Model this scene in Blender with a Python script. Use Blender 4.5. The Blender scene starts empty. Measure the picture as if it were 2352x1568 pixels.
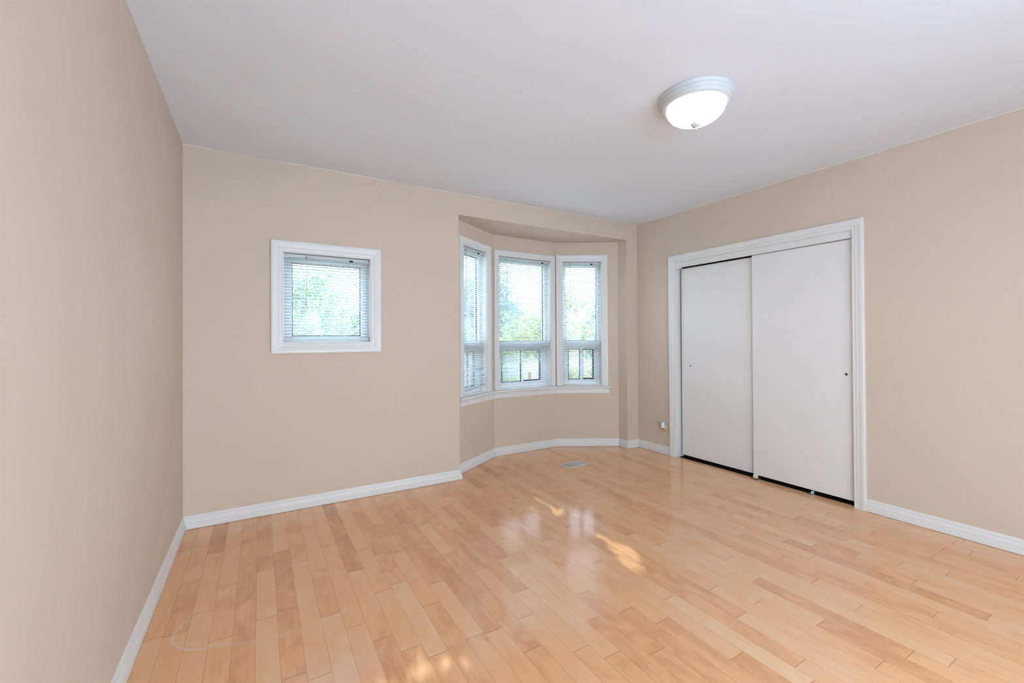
import bpy, math, random
from mathutils import Vector, Matrix
import numpy as np

C = bpy.context.scene.collection
SC = bpy.context.scene
random.seed(7)
PI = math.pi

# ------------------------------------------------------------------ camera, sky, sun, exposure
H = 2.6                       # ceiling height
XL, YF = -4.281, -4.75        # left wall, wall behind the camera (back wall y=0, right wall x=0)

def make_camera():
    f, yaw, pitch, roll, cy, cx = 989.33, 0.52913, 0.0064098, -0.0054221, 771.07, 1175.72
    fw = Vector((math.sin(yaw)*math.cos(pitch), math.cos(yaw)*math.cos(pitch), math.sin(pitch)))
    r = Vector((math.cos(yaw), -math.sin(yaw), 0)); u = r.cross(fw)
    r2 = r*math.cos(roll) + u*math.sin(roll); u2 = -r*math.sin(roll) + u*math.cos(roll)
    cd = bpy.data.cameras.new('camera'); co = bpy.data.objects.new('camera', cd); C.objects.link(co)
    cd.sensor_fit = 'HORIZONTAL'; cd.sensor_width = 36.0; cd.lens = f/2352*36.0
    cd.shift_x = -(cx-1176)/2352; cd.shift_y = (cy-784)/2352
    cd.clip_start = 0.02; cd.clip_end = 300
    m = Matrix((r2, u2, -fw)).transposed().to_4x4()
    m.translation = Vector((-3.83171, -3.62413, 1.2736)); co.matrix_world = m
    SC.camera = co
make_camera()

SKY_BACK, SKY_FRONT = 5.7, 7.4
W = bpy.data.worlds.new('sky'); SC.world = W; W.use_nodes = True
wn = W.node_tree.nodes; wl = W.node_tree.links; wn.clear()
tc = wn.new('ShaderNodeTexCoord'); sx = wn.new('ShaderNodeSeparateXYZ'); rp = wn.new('ShaderNodeValToRGB')
bg = wn.new('ShaderNodeBackground'); wo = wn.new('ShaderNodeOutputWorld')
rp.color_ramp.elements[0].position = 0.0; rp.color_ramp.elements[0].color = (0.89, 0.96, 1.08, 1)
rp.color_ramp.elements[1].position = 0.7; rp.color_ramp.elements[1].color = (0.74, 0.88, 1.10, 1)
# sky strengthened on the unseen side (-y) to fill the room, weaker at +y
dt = wn.new('ShaderNodeVectorMath'); dt.operation = 'DOT_PRODUCT'; dt.inputs[1].default_value = (-0.35, -0.94, 0)
wl.new(tc.outputs['Generated'], dt.inputs[0])
cl_ = wn.new('ShaderNodeMapRange'); cl_.inputs['From Min'].default_value = -0.35; cl_.inputs['From Max'].default_value = 0.6
cl_.inputs['To Min'].default_value = SKY_BACK; cl_.inputs['To Max'].default_value = SKY_FRONT
wl.new(dt.outputs['Value'], cl_.inputs['Value']); wl.new(cl_.outputs[0], bg.inputs['Strength'])
wl.new(tc.outputs['Generated'], sx.inputs[0]); wl.new(sx.outputs['Z'], rp.inputs[0])
wl.new(rp.outputs[0], bg.inputs[0]); wl.new(bg.outputs[0], wo.inputs[0])

SUN_DIR = Vector((0.19, 1.0, -0.53)).normalized()
sd = bpy.data.lights.new('sun', 'SUN'); sd.energy = 3.6; sd.angle = 0.004; sd.color = (0.88, 0.98, 1.0)
so = bpy.data.objects.new('sun', sd); C.objects.link(so)
so.rotation_euler = SUN_DIR.to_track_quat('-Z', 'Y').to_euler()

SC.view_settings.view_transform = 'Standard'; SC.view_settings.look = 'None'
SC.view_settings.exposure = 0.75; SC.view_settings.gamma = 1.0
try: SC.view_settings.use_curve_mapping = False
except Exception: pass

# ------------------------------------------------------------------ materials
def mat(name, col, rough=0.5, spec=0.5, metal=0.0, noise=0.0, nscale=30.0, bump=0.0, bscale=200.0, coat=0.0):
    m = bpy.data.materials.new(name); m.use_nodes = True
    n = m.node_tree.nodes; l = m.node_tree.links; b = n['Principled BSDF']
    b.inputs['Base Color'].default_value = (*col, 1); b.inputs['Roughness'].default_value = rough
    b.inputs['Metallic'].default_value = metal; b.inputs['Specular IOR Level'].default_value = spec
    if coat: b.inputs['Coat Weight'].default_value = coat; b.inputs['Coat Roughness'].default_value = 0.1
    t = n.new('ShaderNodeTexCoord')
    if noise:
        k = n.new('ShaderNodeTexNoise'); k.inputs['Scale'].default_value = nscale; k.inputs['Detail'].default_value = 3
        r = n.new('ShaderNodeMapRange'); r.inputs['To Min'].default_value = 1-noise; r.inputs['To Max'].default_value = 1+noise
        mx = n.new('ShaderNodeMix'); mx.data_type = 'RGBA'; mx.blend_type = 'MULTIPLY'; mx.inputs[0].default_value = 1
        mx.inputs[6].default_value = (*col, 1)
        l.new(t.outputs['Object'], k.inputs['Vector']); l.new(k.outputs['Fac'], r.inputs['Value'])
        l.new(r.outputs[0], mx.inputs[7]); l.new(mx.outputs[2], b.inputs['Base Color'])
    if bump:
        k2 = n.new('ShaderNodeTexNoise'); k2.inputs['Scale'].default_value = bscale; k2.inputs['Detail'].default_value = 2
        bp = n.new('ShaderNodeBump'); bp.inputs['Strength'].default_value = bump; bp.inputs['Distance'].default_value = 0.002
        l.new(t.outputs['Object'], k2.inputs['Vector']); l.new(k2.outputs['Fac'], bp.inputs['Height'])
        l.new(bp.outputs[0], b.inputs['Normal'])
    return m

M = {}
M['wall'] = mat('beige_wall_paint', (0.68, 0.562, 0.458), 0.62, 0.22, noise=0.012, nscale=3, bump=0.06, bscale=160)
M['ceil'] = mat('white_ceiling_paint', (0.83, 0.855, 0.925), 0.6, 0.25, noise=0.01, nscale=2, bump=0.06, bscale=90)
M['trim'] = mat('white_gloss_trim_paint', (0.80, 0.785, 0.775), 0.32, 0.45, noise=0.01, nscale=8)
M['door'] = mat('white_door_paint', (0.83, 0.805, 0.795), 0.38, 0.4, noise=0.01, nscale=3)
M['vinyl'] = mat('white_window_vinyl', (0.82, 0.83, 0.84), 0.35, 0.45, noise=0.01, nscale=10)
M['dark'] = mat('dark_gasket', (0.02, 0.02, 0.025), 0.6, 0.3, noise=0.1)
M['black'] = mat('black_gap', (0.01, 0.01, 0.01), 0.9, 0.1, noise=0.1)
M['caulk'] = mat('white_caulk', (0.86, 0.84, 0.80), 0.5, 0.4, noise=0.02)
M['brass'] = mat('polished_brass', (0.78, 0.58, 0.26), 0.18, 0.5, metal=1.0, noise=0.03)
M['ivory'] = mat('ivory_plastic', (0.74, 0.60, 0.40), 0.35, 0.5, noise=0.01)
M['frost'] = mat('frosted_white_plastic', (0.82, 0.83, 0.85), 0.4, 0.5, noise=0.01)
M['vent'] = mat('cream_vent_enamel', (0.72, 0.69, 0.62), 0.4, 0.5, noise=0.04, nscale=40)
M['ventdark'] = mat('dark_duct', (0.05, 0.045, 0.04), 0.8, 0.2, noise=0.1)
M['enamel'] = mat('white_lamp_enamel', (0.64, 0.65, 0.66), 0.3, 0.5, noise=0.01)
M['wand'] = mat('clear_wand_plastic', (0.62, 0.66, 0.68), 0.2, 0.6, noise=0.03)
M['cord'] = mat('white_blind_cord', (0.85, 0.86, 0.87), 0.6, 0.3, noise=0.02)
M['brown'] = mat('brown_guide_block', (0.16, 0.07, 0.035), 0.5, 0.4, noise=0.1)
M['steel'] = mat('dull_steel', (0.45, 0.44, 0.42), 0.4, 0.5, metal=0.8, noise=0.05)
M['shade_floor'] = mat('shade_dark_closet_floor', (0.035, 0.028, 0.022), 0.9, 0.1, noise=0.15, nscale=12)  # shadow under the closet doors put into the floor colour
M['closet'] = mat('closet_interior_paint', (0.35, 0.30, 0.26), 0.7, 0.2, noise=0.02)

def slat_mat():
    m = bpy.data.materials.new('white_slat_enamel'); m.use_nodes = True
    n = m.node_tree.nodes; l = m.node_tree.links; b = n['Principled BSDF']; o = n['Material Output']
    b.inputs['Roughness'].default_value = 0.35; b.inputs['Specular IOR Level'].default_value = 0.4
    t = n.new('ShaderNodeTexCoord'); k = n.new('ShaderNodeTexNoise'); k.inputs['Scale'].default_value = 6
    r = n.new('ShaderNodeValToRGB')
    r.color_ramp.elements[0].color = (0.78, 0.81, 0.83, 1); r.color_ramp.elements[1].color = (0.82, 0.85, 0.87, 1)
    l.new(t.outputs['Object'], k.inputs['Vector']); l.new(k.outputs['Fac'], r.inputs[0]); l.new(r.outputs[0], b.inputs['Base Color'])
    tr = n.new('ShaderNodeBsdfTranslucent'); tr.inputs[0].default_value = (0.78, 0.88, 0.92, 1)
    mx = n.new('ShaderNodeMixShader'); mx.inputs[0].default_value = 0.28
    l.new(b.outputs[0], mx.inputs[1]); l.new(tr.outputs[0], mx.inputs[2]); l.new(mx.outputs[0], o.inputs['Surface'])
    return m
M['slat'] = slat_mat()

def glass_mat():
    m = bpy.data.materials.new('window_glass'); m.use_nodes = True
    n = m.node_tree.nodes; l = m.node_tree.links; n.clear()
    o = n.new('ShaderNodeOutputMaterial'); a = n.new('ShaderNodeBsdfTransparent'); g = n.new('ShaderNodeBsdfGlossy')
    a.inputs[0].default_value = (0.93, 0.965, 0.96, 1); g.inputs['Roughness'].default_value = 0.02
    f = n.new('ShaderNodeLayerWeight'); f.inputs['Blend'].default_value = 0.5; pw = n.new('ShaderNodeMath'); pw.operation = 'POWER'; pw.inputs[1].default_value = 4.0
    ad = n.new('ShaderNodeMath'); ad.operation = 'MULTIPLY_ADD'; ad.inputs[1].default_value = 0.9; ad.inputs[2].default_value = 0.04; mx = n.new('ShaderNodeMixShader')
    l.new(f.outputs['Facing'], pw.inputs[0]); l.new(pw.outputs[0], ad.inputs[0]); l.new(ad.outputs[0], mx.inputs[0]); l.new(a.outputs[0], mx.inputs[1]); l.new(g.outputs[0], mx.inputs[2]); l.new(mx.outputs[0], o.inputs[0])
    return m
M['glass'] = glass_mat()

LAMP = 1.25
def bowl_mat():
    m = bpy.data.materials.new('lit_alabaster_glass'); m.use_nodes = True
    n = m.node_tree.nodes; l = m.node_tree.links; b = n['Principled BSDF']
    b.inputs['Base Color'].default_value = (0.9, 0.9, 0.88, 1); b.inputs['Roughness'].default_value = 0.2
    t = n.new('ShaderNodeTexCoord'); k = n.new('ShaderNodeTexNoise'); k.inputs['Scale'].default_value = 9; k.inputs['Detail'].default_value = 4
    k.inputs['Distortion'].default_value = 2.5
    r = n.new('ShaderNodeMapRange'); r.inputs['From Min'].default_value = 0.36; r.inputs['From Max'].default_value = 0.46
    r.inputs['To Min'].default_value = 0.30; r.inputs['To Max'].default_value = LAMP
    l.new(t.outputs['Object'], k.inputs['Vector']); l.new(k.outputs['Fac'], r.inputs['Value'])
    b.inputs['Emission Color'].default_value = (0.94, 0.99, 1.0, 1); l.new(r.outputs[0], b.inputs['Emission Strength'])
    return m
M['bowl'] = bowl_mat()

def leaf_mat(name, c1, c2):
    m = bpy.data.materials.new(name); m.use_nodes = True
    n = m.node_tree.nodes; l = m.node_tree.links; b = n['Principled BSDF']; o = n['Material Output']
    b.inputs['Roughness'].default_value = 0.5
    t = n.new('ShaderNodeTexCoord'); k = n.new('ShaderNodeTexNoise'); k.inputs['Scale'].default_value = 1.7; k.inputs['Detail'].default_value = 4
    r = n.new('ShaderNodeValToRGB'); r.color_ramp.elements[0].position = .35; r.color_ramp.elements[1].position = .65
    r.color_ramp.elements[0].color = (*c1, 1); r.color_ramp.elements[1].color = (*c2, 1)
    tr = n.new('ShaderNodeBsdfTranslucent'); mx = n.new('ShaderNodeMixShader'); mx.inputs[0].default_value = 0.45
    l.new(t.outputs['Object'], k.inputs['Vector']); l.new(k.outputs['Fac'], r.inputs[0])
    l.new(r.outputs[0], b.inputs['Base Color']); l.new(r.outputs[0], tr.inputs[0])
    l.new(b.outputs[0], mx.inputs[1]); l.new(tr.outputs[0], mx.inputs[2]); l.new(mx.outputs[0], o.inputs['Surface'])
    return m
M['leaf_a'] = leaf_mat('green_leaves', (0.13, 0.19, 0.12), (0.28, 0.35, 0.22))
M['leaf_b'] = leaf_mat('yellow_green_leaves', (0.19, 0.24, 0.10), (0.39, 0.39, 0.19))
M['leaf_c'] = leaf_mat('blue_green_needles', (0.14, 0.19, 0.185), (0.25, 0.31, 0.30))
M['leaf_r'] = leaf_mat('red_leaves', (0.60, 0.22, 0.16), (0.72, 0.38, 0.26))
M['bark'] = mat('grey_bark', (0.16, 0.13, 0.11), 0.85, 0.2, noise=0.3, nscale=14, bump=0.6, bscale=30)
M['grass'] = mat('lawn_grass', (0.12, 0.15, 0.08), 0.9, 0.1, noise=0.3, nscale=9)
M['road'] = mat('grey_asphalt', (0.16, 0.16, 0.17), 0.9, 0.2, noise=0.1, nscale=40)
M['patio'] = mat('pale_bounce_ground', (0.66, 0.70, 0.74), 0.9, 0.2, noise=0.08, nscale=6)  # paled and cooled to bounce light up to the ceiling
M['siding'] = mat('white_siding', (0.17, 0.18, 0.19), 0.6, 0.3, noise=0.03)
M['roof'] = mat('grey_shingles', (0.10, 0.105, 0.12), 0.8, 0.2, noise=0.15, nscale=20)
M['hglass'] = mat('dark_house_glass', (0.08, 0.10, 0.12), 0.08, 0.6, noise=0.05)

def brick_mat():
    m = bpy.data.materials.new('red_brick'); m.use_nodes = True
    n = m.node_tree.nodes; l = m.node_tree.links; b = n['Principled BSDF']; b.inputs['Roughness'].default_value = .85
    t = n.new('ShaderNodeTexCoord'); k = n.new('ShaderNodeTexBrick'); k.inputs['Scale'].default_value = 5
    k.inputs['Color1'].default_value = (.34, .085, .06, 1); k.inputs['Color2'].default_value = (.28, .07, .05, 1); k.inputs['Mortar'].default_value = (.28, .23, .2, 1)
    l.new(t.outputs['Object'], k.inputs['Vector']); l.new(k.outputs[0], b.inputs['Base Color'])
    return m
M['brick'] = brick_mat()

def floor_mat():
    m = bpy.data.materials.new('maple_strip_floor'); m.use_nodes = True
    n = m.node_tree.nodes; l = m.node_tree.links; b = n['Principled BSDF']
    def math_(op, a, c=None, v=None):
        k = n.new('ShaderNodeMath'); k.operation = op
        if isinstance(a, (int, float)): k.inputs[0].default_value = a
        else: l.new(a, k.inputs[0])
        if c is not None:
            if isinstance(c, (int, float)): k.inputs[1].default_value = c
            else: l.new(c, k.inputs[1])
        return k.outputs[0]
    at = n.new('ShaderNodeAttribute'); at.attribute_name = 'tone'
    asd = n.new('ShaderNodeAttribute'); asd.attribute_name = 'seed'
    u1 = n.new('ShaderNodeUVMap'); u1.uv_map = 'near'; u2 = n.new('ShaderNodeUVMap'); u2.uv_map = 'far'
    s1 = n.new('ShaderNodeSeparateXYZ'); s2 = n.new('ShaderNodeSeparateXYZ')
    l.new(u1.outputs[0], s1.inputs[0]); l.new(u2.outputs[0], s2.inputs[0])
    side = math_('MINIMUM', s1.outputs[0], s2.outputs[0]); end = math_('MINIMUM', s1.outputs[1], s2.outputs[1])
    # wood grain: noise stretched along the plank, shifted for every plank
    geo = n.new('ShaderNodeNewGeometry'); pos = n.new('ShaderNodeSeparateXYZ'); l.new(geo.outputs['Position'], pos.inputs[0])
    off = math_('MULTIPLY', asd.outputs['Fac'], 37.0)
    def vec(kx, ky):
        c = n.new('ShaderNodeCombineXYZ')
        l.new(math_('MULTIPLY', pos.outputs[0], kx), c.inputs[0]); l.new(math_('MULTIPLY', pos.outputs[1], ky), c.inputs[1]); l.new(off, c.inputs[2])
        return c.outputs[0]
    g1 = n.new('ShaderNodeTexNoise'); g1.inputs['Scale'].default_value = 1; g1.inputs['Detail'].default_value = 4; l.new(vec(90, 3.0), g1.inputs['Vector'])
    g2 = n.new('ShaderNodeTexNoise'); g2.inputs['Scale'].default_value = 1; g2.inputs['Detail'].default_value = 3; l.new(vec(9, 4.5), g2.inputs['Vector'])
    g2.inputs['Distortion'].default_value = 1.2
    g3 = n.new('ShaderNodeTexNoise'); g3.inputs['Scale'].default_value = 1; g3.inputs['Detail'].default_value = 2; l.new(vec(260, 22), g3.inputs['Vector'])
    tone = math_('ADD', math_('MULTIPLY', at.outputs['Fac'], 0.42), 0.53)
    tone = math_('ADD', tone, math_('MULTIPLY', math_('SUBTRACT', g2.outputs['Fac'], 0.5), 0.62))
    tone = math_('ADD', tone, math_('MULTIPLY', math_('SUBTRACT', g1.outputs['Fac'], 0.5), 0.26))
    ramp = n.new('ShaderNodeValToRGB'); e = ramp.color_ramp.elements
    e[0].position = 0.0; e[0].color = FLOOR_DARK; e[1].position = 1.0; e[1].color = FLOOR_LIGHT
    mid = e.new(0.5); mid.color = FLOOR_MID
    l.new(tone, ramp.inputs[0])
    # mineral flecks and seams
    fl = n.new('ShaderNodeMapRange'); fl.inputs['From Min'].default_value = 0.74; fl.inputs['From Max'].default_value = 0.80
    fl.inputs['To Min'].default_value = 0; fl.inputs['To Max'].default_value = 0.55; l.new(g3.outputs['Fac'], fl.inputs['Value'])
    def seam(d, w, k):
        r = n.new('ShaderNodeMapRange'); r.inputs['From Min'].default_value = w*0.35; r.inputs['From Max'].default_value = w
        r.inputs['To Min'].default_value = k; r.inputs['To Max'].default_value = 0; l.new(d, r.inputs['Value']); return r.outputs[0]
    fac = math_('MAXIMUM', math_('MAXIMUM', seam(side, 0.0011, 0.44), seam(end, 0.0018, 0.62)), fl.outputs[0])
    mx = n.new('ShaderNodeMix'); mx.data_type = 'RGBA'; mx.inputs[7].default_value = (0.20, 0.085, 0.03, 1)
    l.new(fac, mx.inputs[0]); l.new(ramp.outputs[0], mx.inputs[6])
    # pale scuff: an arc and a smear worn into the varnish near the left wall
    def arc(cx, cy, r0, w, a, nx, ny, lim):
        dx = math_('SUBTRACT', pos.outputs[0], cx); dy = math_('SUBTRACT', pos.outputs[1], cy)
        d = math_('ABSOLUTE', math_('SUBTRACT', math_('SQRT', math_('ADD', math_('MULTIPLY', dx, dx), math_('MULTIPLY', dy, dy))), r0))
        r = n.new('ShaderNodeMapRange'); r.inputs['From Min'].default_value = 0; r.inputs['From Max'].default_value = w
        r.inputs['To Min'].default_value = a; r.inputs['To Max'].default_value = 0; l.new(d, r.inputs['Value'])
        half = math_('LESS_THAN', math_('ADD', math_('MULTIPLY', dx, nx), math_('MULTIPLY', dy, ny)), lim)
        return math_('MULTIPLY', r.outputs[0], half)
    sc = math_('MAXIMUM', arc(*SCUFF), arc(*SMEAR))
    mx2 = n.new('ShaderNodeMix'); mx2.data_type = 'RGBA'; mx2.inputs[7].default_value = (0.82, 0.72, 0.62, 1)
    l.new(sc, mx2.inputs[0]); l.new(mx.outputs[2], mx2.inputs[6]); l.new(mx2.outputs[2], b.inputs['Base Color'])
    b.inputs['Roughness'].default_value = 0.14; b.inputs['Specular IOR Level'].default_value = 0.75
    wv = n.new('ShaderNodeTexNoise'); wv.inputs['Scale'].default_value = 1; wv.inputs['Detail'].default_value = 2; l.new(vec(14, 3), wv.inputs['Vector'])
    rr = n.new('ShaderNodeMapRange'); rr.inputs['To Min'].default_value = 0.08; rr.inputs['To Max'].default_value = 0.16
    l.new(wv.outputs['Fac'], rr.inputs['Value']); l.new(rr.outputs[0], b.inputs['Roughness'])
    bp = n.new('ShaderNodeBump'); bp.inputs['Strength'].default_value = 0.10; bp.inputs['Distance'].default_value = 0.004
    hh = math_('SUBTRACT', wv.outputs['Fac'], math_('MULTIPLY', fac, 0.4)); l.new(hh, bp.inputs['Height']); l.new(bp.outputs[0], b.inputs['Normal'])
    return m
FLOOR_DARK = (0.61, 0.255, 0.112, 1); FLOOR_MID = (0.90, 0.475, 0.24, 1); FLOOR_LIGHT = (0.93, 0.61, 0.37, 1)
SCUFF = (-4.0, -1.28, 0.156, 0.010, 0.42, 1, 0.8, -0.03); SMEAR = (-3.70, -0.90, 0.61, 0.012, 0.22, 0.25, 1, -0.50)
M['floor'] = floor_mat()

# ------------------------------------------------------------------ mesh helpers
class Fr:                      # wall frame: s along the wall (left to right), z up, t toward the room
    def __init__(self, P, Q):
        self.P = Vector((P[0], P[1], 0)); d = Vector((Q[0]-P[0], Q[1]-P[1], 0)); self.L = d.length; self.d = d.normalized()
        self.n = Vector((self.d.y, -self.d.x, 0))
    def __call__(self, s, z, t): return self.P + self.d*s + self.n*t + Vector((0, 0, z))
WORLD = lambda x, y, z: Vector((x, y, z))

class MB:
    def __init__(self, f=None): self.v = []; self.F = []; self.f = f or WORLD
    def add(self, vs, fs):
        o = len(self.v); self.v += [self.f(*p) for p in vs]; self.F += [tuple(i+o for i in q) for q in fs]
    def box(self, a0, a1, b0, b1, c0, c1):
        vs = [(a, b, c) for a in (a0, a1) for b in (b0, b1) for c in (c0, c1)]
        self.add(vs, [(0,1,3,2),(4,6,7,5),(0,4,5,1),(2,3,7,6),(0,2,6,4),(1,5,7,3)]); return self
    def prism(self, poly, c0, c1, order=(0, 1, 2)):   # polygon in first two coords, extruded along third
        k = len(poly); vs = []
        for c in (c0, c1):
            for p in poly:
                q = [0, 0, 0]; q[order[0]] = p[0]; q[order[1]] = p[1]; q[order[2]] = c; vs.append(tuple(q))
        self.add(vs, [tuple(range(k)), tuple(range(2*k-1, k-1, -1))] + [(i, (i+1) % k, k+(i+1) % k, k+i) for i in range(k)]); return self
    def lathe(self, prof, seg=48, c=(0, 0, 0), ax='z'):
        vs = []
        for r, h in prof:
            for i in range(seg):
                a = 2*PI*i/seg; x, y = r*math.cos(a), r*math.sin(a)
                vs.append((c[0]+x, c[1]+y, c[2]+h) if ax == 'z' else ((c[0]+h, c[1]+x, c[2]+y) if ax == 'x' else (c[0]+x, c[1]+h, c[2]+y)))
        fs = [(j*seg+i, j*seg+(i+1) % seg, (j+1)*seg+(i+1) % seg, (j+1)*seg+i) for j in range(len(prof)-1) for i in range(seg)]
        fs.append(tuple(range(seg-1, -1, -1))); fs.append(tuple((len(prof)-1)*seg+i for i in range(seg)))
        self.add(vs, fs); return self
    def tube(self, pts, r, seg=8):
        pts = [Vector(p) for p in pts]; vs = []; r = r if isinstance(r, (list, tuple)) else [r]*len(pts)
        for i, p in enumerate(pts):
            d = (pts[min(i+1, len(pts)-1)] - pts[max(i-1, 0)]).normalized()
            a = d.orthogonal().normalized() if i == 0 else (a - d*a.dot(d)).normalized(); b = d.cross(a)
            for k in range(seg):
                t = 2*PI*k/seg; q = p + a*(r[i]*math.cos(t)) + b*(r[i]*math.sin(t)); vs.append(tuple(q))
        fs = [(j*seg+i, j*seg+(i+1) % seg, (j+1)*seg+(i+1) % seg, (j+1)*seg+i) for j in range(len(pts)-1) for i in range(seg)]
        fs += [tuple(range(seg-1, -1, -1)), tuple((len(pts)-1)*seg+i for i in range(seg))]
        self.add(vs, fs); return self
    def build(self, name, m, parent=None, smooth=False, bevel=0.0, label=None, flat_angle=None):
        L = root_loc(parent)
        me = bpy.data.meshes.new(name); me.from_pydata([tuple(p-L) for p in self.v], [], self.F); me.validate(); 
        import bmesh
        bm = bmesh.new(); bm.from_mesh(me); bmesh.ops.recalc_face_normals(bm, faces=bm.faces); bm.to_mesh(me); bm.free()
        me.materials.append(m); o = bpy.data.objects.new(name, me); C.objects.link(o)
        if smooth:
            for p in me.polygons: p.use_smooth = True
        if bevel:
            md = o.modifiers.new('bevel', 'BEVEL'); md.width = bevel; md.segments = 2; md.limit_method = 'ANGLE'
        if parent: o.parent = parent
        if label: o['label'] = label
        return o
def root_loc(p):
    L = Vector((0, 0, 0))
    while p is not None: L = L + p.location; p = p.parent
    return L
def empty(name, loc, label=None, cat=None, group=None, kind=None):
    o = bpy.data.objects.new(name, None); C.objects.link(o); o.location = loc; o.empty_display_size = .1
    return tag(o, label, cat, group, kind)
def tag(o, label=None, cat=None, group=None, kind=None):
    if label: o['label'] = label
    if cat: o['category'] = cat
    if group: o['group'] = group
    if kind: o['kind'] = kind
    return o

def sweep(mb, path, prof, side=1, closed=False, i0=None, i1=None, mapf=None):
    """path: 2D points; prof: (offset to the side, height). Mitred; only segments i0..i1 are made."""
    n = len(path); P = [Vector(p) for p in path]; mit = []
    def nrm(a, b): d = (b-a).normalized(); return Vector((-d.y, d.x))*side
    for i in range(n):
        if closed or 0 < i < n-1:
            n1 = nrm(P[i-1], P[i]); n2 = nrm(P[i], P[(i+1) % n]); m = (n1+n2); m = m/(m.dot(n1))
        elif i == 0: m = nrm(P[0], P[1])
        else: m = nrm(P[-2], P[-1])
        mit.append(m)
    segs = n if closed else n-1
    for i in range(segs):
        if i0 is not None and not (i0 <= i < i1): continue
        j = (i+1) % n; k = len(prof); vs = []
        for q in (i, j):
            for a, h in prof:
                p = P[q]+mit[q]*a; vs.append((p.x, p.y, h))
        if mapf: vs = [mapf(*v) for v in vs]
        mb.add(vs, [(a, (a+1) % k, k+(a+1) % k, k+a) for a in range(k)] + [tuple(range(k)), tuple(range(2*k-1, k-1, -1))])
    return mb

JOINTS = {0:[-1.14,-0.49],1:[-0.93],3:[-0.87],4:[-1.32,-0.67],5:[-1.84,-0.87],6:[-1.47,-1.01],7:[-1.61],8:[-1.13,-0.27],9:[-1.4,-0.89],10:[-1.96,-1.37,-1.01],11:[-1.63,-1.05],12:[-1.47,-0.52],13:[-1.95,-1.01],14:[-2.13],15:[-1.94,-1.47,-0.58],16:[-1.76,-0.92],17:[-2.32,-1.43,-0.52],18:[-2.11,-1.22],19:[-2.4,-1.93,-1.03],20:[-2.14,-1.67,-1.19],21:[-1.38,-0.47],22:[-2.58,-1.75,-1.27,-0.8,-0.3],23:[-2.18,-1.55],24:[-2.73,-1.9,-1.27],25:[-2.44,-0.11],26:[-2.24,-1.4,-0.54],27:[-2.89,-2.42,-1.59,-0.74],28:[-2.65,-1.78,-0.92,-0.05],29:[-2.31,-1.35,-0.49],30:[-3.03,-2.1,-1.2,-0.33],31:[-2.69,-1.77,-0.81],32:[-2.47,-0.57],33:[-2.25,-1.37,-0.88],34:[-2.89,-1.96,-1.49,-0.58],35:[-2.34,-1.88],36:[-3.02,-2.15,-1.4],37:[-2.27,-1.75,-0.84],38:[-2.46,-1.59],39:[-2.63,-1.71,-0.86],40:[-2.8,-2.34,-1.88],41:[-2.45,-2.0],42:[-2.69,-2.23],43:[-2.38,-1.92],44:[-2.69,-2.08],45:[-2.79,-1.91],47:[-2.72,-2.11]}
TONES = [(0,-0.28,-0.9),(1,-0.28,0.0),(3,-0.56,-0.4),(4,-0.43,0.4),(4,-0.99,-0.5),(2,-0.82,-0.3),(5,-0.38,-0.1),(6,-0.53,0.1),(7,-0.39,0),(8,-0.18,-0.9),(8,-0.81,-0.6),(5,-1.1,-0.3),(3,-1.23,0.2),(2,-1.62,-0.5),(3,-1.59,0.4),(2,-1.38,-0.3),(-1,-0.86,-0.4),(10,-0.79,-0.5),(9,-0.69,0.1),(7,-1.41,-0.1),(12,-0.82,0),(8,-1.83,-0.5),(9,-1.29,0),(10,-0.32,-0.3),(13,-0.71,-0.4),(12,-1.2,-0.4),(5,-1.58,0.2),(9,-1.53,0.2),(11,-1.27,0),(6,-1.66,0.4),(7,-1.79,0.2),(16,-1.15,-0.3),(17,-1.34,-0.4),(13,-1.42,-0.4),(15,-1.75,0),(19,-1.71,0.2),(13,-1.9,-0.3),(14,-2.06,-0.3),(10,-1.87,0.4),(20,-1.5,-0.2),(29,-1.27,-0.6),(27,-1.52,-0.4),(24,-1.88,-0.5),(19,-2.03,0),(17,-2.04,0.3),(13,-1.12,-0.5),(20,-0.92,-0.4),(18,-0.71,0),(25,-1.33,-0.2),(25,-2.06,-0.3),(29,-1.53,0.3),(28,-1.95,0.5),(32,-1.65,-0.3),(28,-2.24,-0.2),(25,-2.3,0.4),(25,-2.41,-0.3),(22,-2.41,0.7),(23,-2.55,0.6),(22,-2.45,-0.1),(22,-2.63,-0.5),(24,-2.72,-0.3),(28,-2.73,-0.5),(28,-2.55,0.4),(31,-2.59,0.3),(37,-2.15,0.5),(40,-2.26,-0.3),(33,-2.4,-0.2),(40,-1.81,-0.4),(38,-2.39,-0.2),(30,-2.36,0.4),(19,-2.26,-0.3),(22,-2.33,0.2),(25,0.06,-0.7),(27,0.0,-0.3),(27,-0.21,0.2),(29,0.05,-0.3),(30,-0.15,0),(27,-0.54,-0.3),(29,-1.27,-0.7),(27,-1.49,-0.4),(22,-0.25,-0.5),(19,-0.86,-0.5),(29,-1.13,0),(41,-2.35,-0.4),(36,-2.66,-0.5),(36,-2.92,-0.5),(35,-2.79,0.3),(28,-2.74,-0.5),(29,-2.89,-0.4),(34,-2.99,0),(31,-2.88,0.2)]

# ------------------------------------------------------------------ room geometry
BA = (-0.173, 0.14); BB = (-0.815, 0.515); BC = (-1.645, 0.505); BD = (-2.269, 0.11)     # bay corners, right to left
BX0, BX1, BZ = -2.269, -0.173, 2.405
F_BACK = Fr((XL, 0), (0, 0)); F_L = Fr(BD, BC); F_C = Fr(BC, BB); F_R = Fr(BB, BA)

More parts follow.
